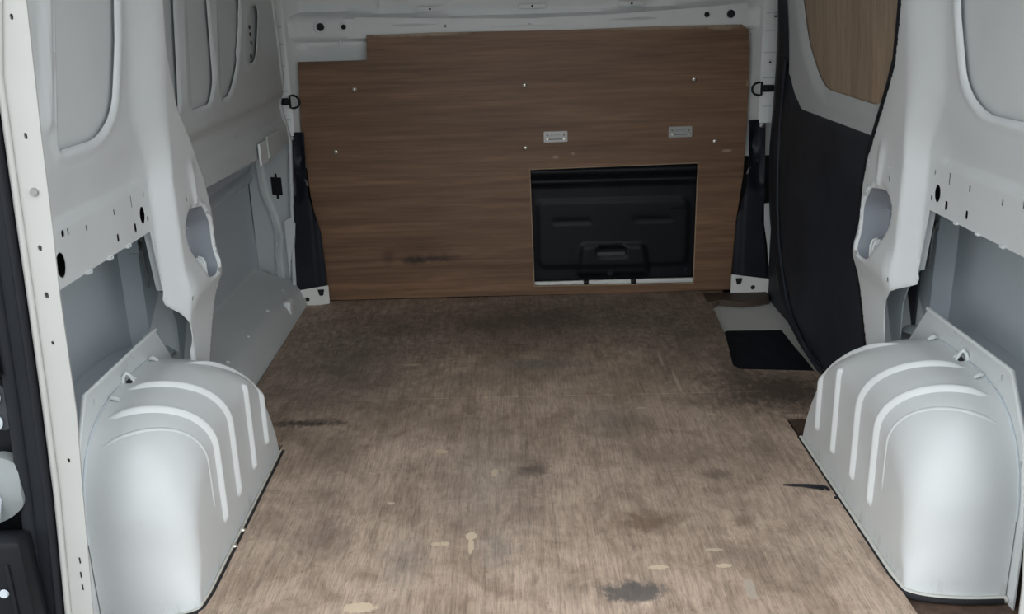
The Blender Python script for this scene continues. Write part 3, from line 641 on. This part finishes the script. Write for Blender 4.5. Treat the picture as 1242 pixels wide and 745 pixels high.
def arch_pt(t, q, s):
    """t in 0..1 over the hump from the rear foot to the front foot; q 0 at the wall, 1 at the end of the round-over, up to 2 at the foot of the inner face"""
    y, z = prof(t); c = 0; flat = XW-(XI+RR)
    if q <= .25: x = XW-flat*q/.25
    elif q <= 1:
        ph = (q-.25)/.75*PI/2; c = 1-math.cos(ph); x = XI+RR*(1-math.sin(ph))
    else: c = 1; x = XI
    g = math.exp(-max(0, (.12-z)/.12)**2*3)                                     # the corner tightens toward the floor
    near = (1-sstep(y, 1.45, 1.80)) 
    y = y+c*((.036+.034*g)*near) + c*.004*(1-near)
    z = z*(1-c*.36*(near*1.0+(1-near)*(1-.65*sstep(y, 1.78, 1.95))))
    if q > 1: z *= (2-q)
    return Vector((s*x, y, z))
_yt = {}
def t_of_y(y, q):
    k = round(min(q, 1), 3)
    if k not in _yt: _yt[k] = np.array([arch_pt(t, k, 1).y for t in np.linspace(0, 1, 201)])
    return float(np.interp(y, np.maximum.accumulate(_yt[k]), np.linspace(0, 1, 201)))
def arch_nrm(t, q, s):
    e = .004
    p = arch_pt(t, q, s); a = arch_pt(min(1, t+e), q, s)-arch_pt(max(0, t-e), q, s)
    b = arch_pt(t, min(q+e, 2), s)-arch_pt(t, max(0, q-e), s)
    n = a.cross(b)
    if n.length < 1e-12: return Vector((-s, 0, 0))
    n.normalize()
    return n if n.dot(p-Vector((s*.85, YC, .0))) > 0 else -n
TS = [float(t) for t in np.linspace(0, 1, 120)]
def make_arch(s, label, side):
    r = empty('wheel_arch', (s*.72, YC, -.012), label, 'wheel arch', None)
    rows = [[arch_pt(t, q, s) for t in TS] for q in list(np.linspace(0, .25, 5))+list(np.linspace(.25, 1, 34))[1:]+list(np.linspace(1, 2, 10))[1:]]
    rows += [[Vector((p.x, p.y, -.012)) for p in rows[-1]]]
    # foot skirt down to the subfloor
    m = MB().grid(rows[:-1])
    for t_ in (0,):
        for tt in (TS[0], TS[-1]):
            col = [arch_pt(tt, q, s) for q in np.linspace(0, 1, 30)]
            m.grid([col, [Vector((p.x, p.y, -.012)) for p in col]])
    m.grid([[arch_pt(t, 2, s) for t in TS], [Vector((arch_pt(t, 2, s).x, arch_pt(t, 2, s).y, -.012)) for t in TS]])
    m.build('shell', M['arch'], r, smooth=70)
    # pressed beads: over the top and down the inner face; (y on the wall side, q start, q end, slant)
    def bead(y0, y1, q0, q1, wdt, hgt, name='bead', mat='bead', n=46):
        rows = []
        for i in range(n):
            f = i/(n-1); q = q0+(q1-q0)*f
            y = y0+(y1-y0)*float(sstep(q, .05, 1.0))
            taper = min(1, f/.14 if q0 < .5 else f/.06, (1-f)/.05); taper = math.sin(max(0, taper)*PI/2)
            row = []
            for j in range(9):
                w = j/8*2-1; t = t_of_y(y+w*wdt*(.5+.5*taper), q)
                row.append(arch_pt(t, q, s)+arch_nrm(t, q, s)*(hgt*taper*math.cos(w*PI/2)**1.3-.0006))
            rows.append(row)
        MB().grid(rows).build(name, M[mat], r, smooth=70)
    bead(1.545, 1.648, .10, 1.74, .0120, .0088)
    bead(1.640, 1.748, .10, 1.74, .0120, .0088)
    bead(1.83, 1.870, .88, 1.76, .0115, .0085)
    bead(1.715, 1.980, .38, 1.66, .0120, .0085)
    bead(1.490, 1.600, .10, 1.45, .0050, .0024, 'crease', 'arch', 40)            # shallow crease that closes the top toward the rear face
    # upright flange against the wall, with punched slots
    FL = [(1.405, -.012), (1.41, .15), (1.440, .29), (1.512, .394), (1.858, .394), (1.925, .31), (1.975, .25), (2.05, .12), (2.08, -.012)]
    sheet('flange', FL, [slot2((y, z), .003, .006) for y, z in ((1.545, .368), (1.705, .372), (1.735, .384), (1.447, .25))], .03, planeX(s*.802), (s*.003, 0, 0), M['arch'], r)
    MB().tube([(s*.800, y, z) for y, z in FL[1:5]], .004, 6).build('flange_edge', M['bead'], r, smooth=60)
    # fillet seam where the hump meets the flange
    MB().tube([tuple(arch_pt(t, 0, s)) for t in TS[16:100]], .0028, 6).build('seam', M['skin'], r, smooth=60)
    # spring clip in the middle and two pressed dimples
    MB().bbox((s*.794 if s < 0 else .784, 1.668, .350), (s*.784 if s < 0 else .794, 1.684, .356), .001).build('clip_slot', M['hole'], r)
    MB().tube([(s*.800, 1.668, .352), (s*.797, 1.668, .366), (s*.792, 1.672, .372), (s*.788, 1.675, .366), (s*.783, 1.678, .351)], .0035, 8).build('clip', M['bead'], r, smooth=60)
    MB().tube([(s*.800, 1.684, .352), (s*.792, 1.686, .361), (s*.784, 1.690, .352)], .003, 8).build('clip', M['bead'], r, smooth=60)
    for y in (1.600, 1.800): MB().tube([(s*.797, y, .351), (s*.788, y-.004, .354), (s*.778, y-.008, .351)], [.003, .0055, .003], 8).build('dimple', M['bead'], r, smooth=60)
    # sealed lip round the foot
    qs = [arch_pt(t, 1, s) for t in (0.0, )]
    foot = []
    for q in np.linspace(0.0, 1, 24): p = arch_pt(0, q, s); foot.append((p.x, p.y-.004, -.004))
    e = arch_pt(1, 1, s); b0 = foot[-1]
    for f in np.linspace(0, 1, 16)[1:]: foot.append((b0[0]-s*.004, b0[1]+(e.y-b0[1])*f, -.004))
    MB().tube(foot, .0048 if s < 0 else .0068, 8).build('sealed_lip', M['sealant'], r, smooth=60)
    MB().tube([(x-s*.007, y-.005 if i < 24 else y, -.004) for i, (x, y, z) in enumerate(foot)], .0055, 6).build('foot_gap', M['hole'], r, smooth=60)
    if s < 0:
        for y in (1.655, 1.715): MB().lathe((-.626, y, .0), (.4, 0, 1), [(.006, 0), (.006, .003), (.004, .0055), (.001, .006)], 12).build('lip_screw', M['screw'], r, smooth=50)
    return r
make_arch(-1, 'white ribbed metal wheel arch on the left of the floor, screws along its foot', 'left')
make_arch(1, 'white ribbed metal wheel arch on the right, behind the black plastic strip on the floor', 'right')

# ================================================================== THINGS
# ---- brown plywood board on the bulkhead
B = empty('bulkhead_board', (0, 3.28, 0), 'large brown plywood board screwed to the front bulkhead, with a rectangular cut-out', 'board')
BO_ = [(-.725, .004), (-.733, .169), (-.741, .26), (-.757, .393), (-.768, .62), (-.757, .841), (-.527, .841), (-.522, .921), (-.3, .9235), (.15, .920), (.45, .924), (.722, .922), (.744, .905), (.752, .84), (.754, .609), (.750, .42), (.733, .262), (.722, .004), (.3, .002), (-.2, .005)]
CUT = [(.010, .459), (.592, .466), (.589, .032), (.017, .036)]
sheet('plywood_sheet', BO_, [CUT], .06, planeY(3.268), (0, .012, 0), M['board'], B)
e = MB()
for a, b in zip(CUT, CUT[1:]+CUT[:1]): e.tube([(a[0], 3.2685, a[1]), (b[0], 3.2685, b[1])], .0018, 6)
e.build('cut_edge', M['edge'], B)
for i, (x, z) in enumerate([(-.577, .747), (-.002, .745), (.569, .749), (-.656, .538), (-.004, .534), (.647, .539)]):
    sc = MB().lathe((x, 3.2682, z), (0, -1, 0), [(.0085, 0), (.0085, .0016), (.0058, .004), (.003, .0048), (.001, .0048)], 16).build('screw', M['screw'], B, smooth=50)
    MB().bbox((x-.004, 3.2625, z-.0008), (x+.004, 3.2637, z+.0008), .0002).build('screw_slot', M['hole'], sc)
for i, (x0, x1, z0, z1) in enumerate([(.060, .141, .551, .588), (.487, .567, .556, .593)]):
    p = rounded([(x0, z0), (x1, z0+.001), (x1, z1), (x0, z1)], .003, 2)
    cx, cz = (x0+x1)/2, (z0+z1)/2
    k = sheet('metal_plate', p, [disc2((x0+.012, cz+.006), .0035, None, 8), disc2((x1-.012, cz+.006), .0035, None, 8)], .02, planeY(3.2655), (0, .0024, 0), M['steel'], B)
    MB().bbox((cx-.026, 3.2635, cz-.009), (cx+.024, 3.266, cz-.007), .0006).build('plate_seam', M['dark'], k)
    MB().bbox((cx-.018, 3.2625, cz+.001), (cx+.016, 3.2660, cz+.007), .001).build('plate_tab', M['steel'], k)
    for dx in (-.028, .028): MB().lathe((cx+dx, 3.2656, cz-.007), (0, -1, 0), [(.005, 0), (.0035, .0022), (.001, .0022)], 10).build('plate_screw', M['screw'], k, smooth=50)

# ---- black moulded panel behind the cut-out
H = empty('hatch_panel', (.30, 3.31, .03), 'black moulded plastic panel seen through the cut-out of the plywood board', 'panel')
def hatch(P):
    x, z = P[:, 0], P[:, 1]; y = 3.318+0*x
    y = y - .010*sstep(z, .425, .432)*(1-sstep(z, .446, .452)) - .012*sstep(z, .388, .400)*(1-sstep(z, .410, .416))
    y = y - .006*sstep(sdist(P, HB), -.003, .008)
    y = y + .008*np.exp(-(((z-.262)/.004)**2))*((np.abs(x-.155) < .07)*1.0+(np.abs(x-.445) < .065)*1.0)
    bul = sstep(sdist(P, HC), -.002, .012); y = y - .010*bul
    y = y + .008*sstep(sdist(P, HG), -.001, .006)
    return np.stack([x, y, z], 1)
HB = rounded([(.035, .09), (.575, .09), (.575, .335), (.035, .338)], .03)
HC = rounded([(.17, .055), (.44, .055), (.42, .175), (.19, .178)], .02)
HG = rounded([(.245, .130), (.355, .128), (.355, .165), (.245, .167)], .008)
sheet('moulded_panel', [(-.01, .02), (.61, .02), (.61, .475), (-.01, .475)], [], .009, hatch, (0, .004, 0), M['plastic'], H, smooth=55)
MB().bbox((.247, 3.303, .133), (.346, 3.307, .147), .001).build('grip_label', new_mat('label_grey', (.055, .058, .06), .6), H)
for x, z in ((.293, .068), (.568, .068)): MB().lathe((x, 3.3115 if x > .4 else 3.304, z), (0, -1, 0), [(.010, 0), (.010, .003), (.007, .003), (.006, .001), (.001, .001)], 14).build('panel_fastener', M['trim'], H, smooth=50)
MB().tube([(.505, 3.306, .297), (.535, 3.304, .302), (.565, 3.306, .296)], .002, 6).build('scuff_ridge', M['trim'], H, smooth=60)

# ---- lashing rings on the front pillars
def ring(s, label):
    r = empty('lashing_ring', (s*.80, 3.24, .716), label, 'lashing ring', 'lashing rings on the front pillars')
    x0 = s*.812
    MB().bbox((x0-.021, 3.228, .704), (x0+.021, 3.242, .727), .006).build('mount', M['rubber'], r, smooth=50)
    MB().lathe((x0, 3.229, .7155), (0, -1, 0), [(.007, 0), (.006, .003), (.003, .003), (.001, .002)], 12).build('bolt', M['plastic'], r, smooth=50)
    a = [(-.014, .020), (-.002, .021), (.010, .017), (.018, .007), (.018, -.007), (.010, -.017), (-.002, -.021), (-.014, -.020)]
    cx = s*.772
    pts = [(cx-s*p, 3.222-.004*(p > 0), .716+q) for p, q in a]
    m = []
    for i in range(8):
        A, Bq = Vector(pts[i]), Vector(pts[(i+1) % 8])
        m += [A, A.lerp(Bq, .5)]
    MB().tube(m, .0038, 8, closed=True).build('ring', M['rubber'], r, smooth=60)
    return r
ring(-1, 'black D-shaped lashing ring on the pale pillar left of the plywood board')
ring(1, 'black D-shaped lashing ring on the pale pillar between plywood board and black door')

# ---- rubber mat in the step well
mt = rounded([(.577, 2.553), (.592, 2.526), (.80, 2.496), (.800, 2.872), (.618, 2.880)], [.02, .015, .0, .0, .02])
sheet('rubber_mat', mt, [], .03, lambda P: np.stack([P[:, 0], P[:, 1], -.013+.002*np.sin(P[:, 0]*70)*np.cos(P[:, 1]*30)], 1), (0, 0, -.008), M['mat'], None, loc=(.70, 2.7, -.021))
tag(bpy.data.objects['rubber_mat'], 'black rubber mat lying in the step well beside the black sliding door', 'mat')

# ---- small black plastic strip dropped on the floor
sp = empty('plastic_strip', (.565, 1.825, 0), 'thin bent black plastic strip lying on the floor near the right wheel arch', 'strip')
MB().tube([(.521, 1.841, .003), (.545, 1.836, .004), (.575, 1.832, .0045), (.598, 1.829, .004), (.609, 1.824, .0035), (.612, 1.813, .003)], [.0015, .003, .0035, .0035, .0035, .003], 8).build('strip_body', M['rubber'], sp, smooth=60)
MB().tube([(.540, 1.839, .004), (.570, 1.828, .004), (.602, 1.817, .003)], [.001, .0022, .0022], 6).build('split_tail', M['rubber'], sp, smooth=60)
MB().lathe((.617, 1.783, .0), (0, 0, 1), [(.0035, 0), (.0045, .002), (.002, .004), (.001, .004)], 8).build('debris_crumb', M['rubber'], None, loc=(.617, 1.783, 0))
tag(bpy.data.objects['debris_crumb'], 'tiny black crumb on the floor beside the bent plastic strip', 'crumb')
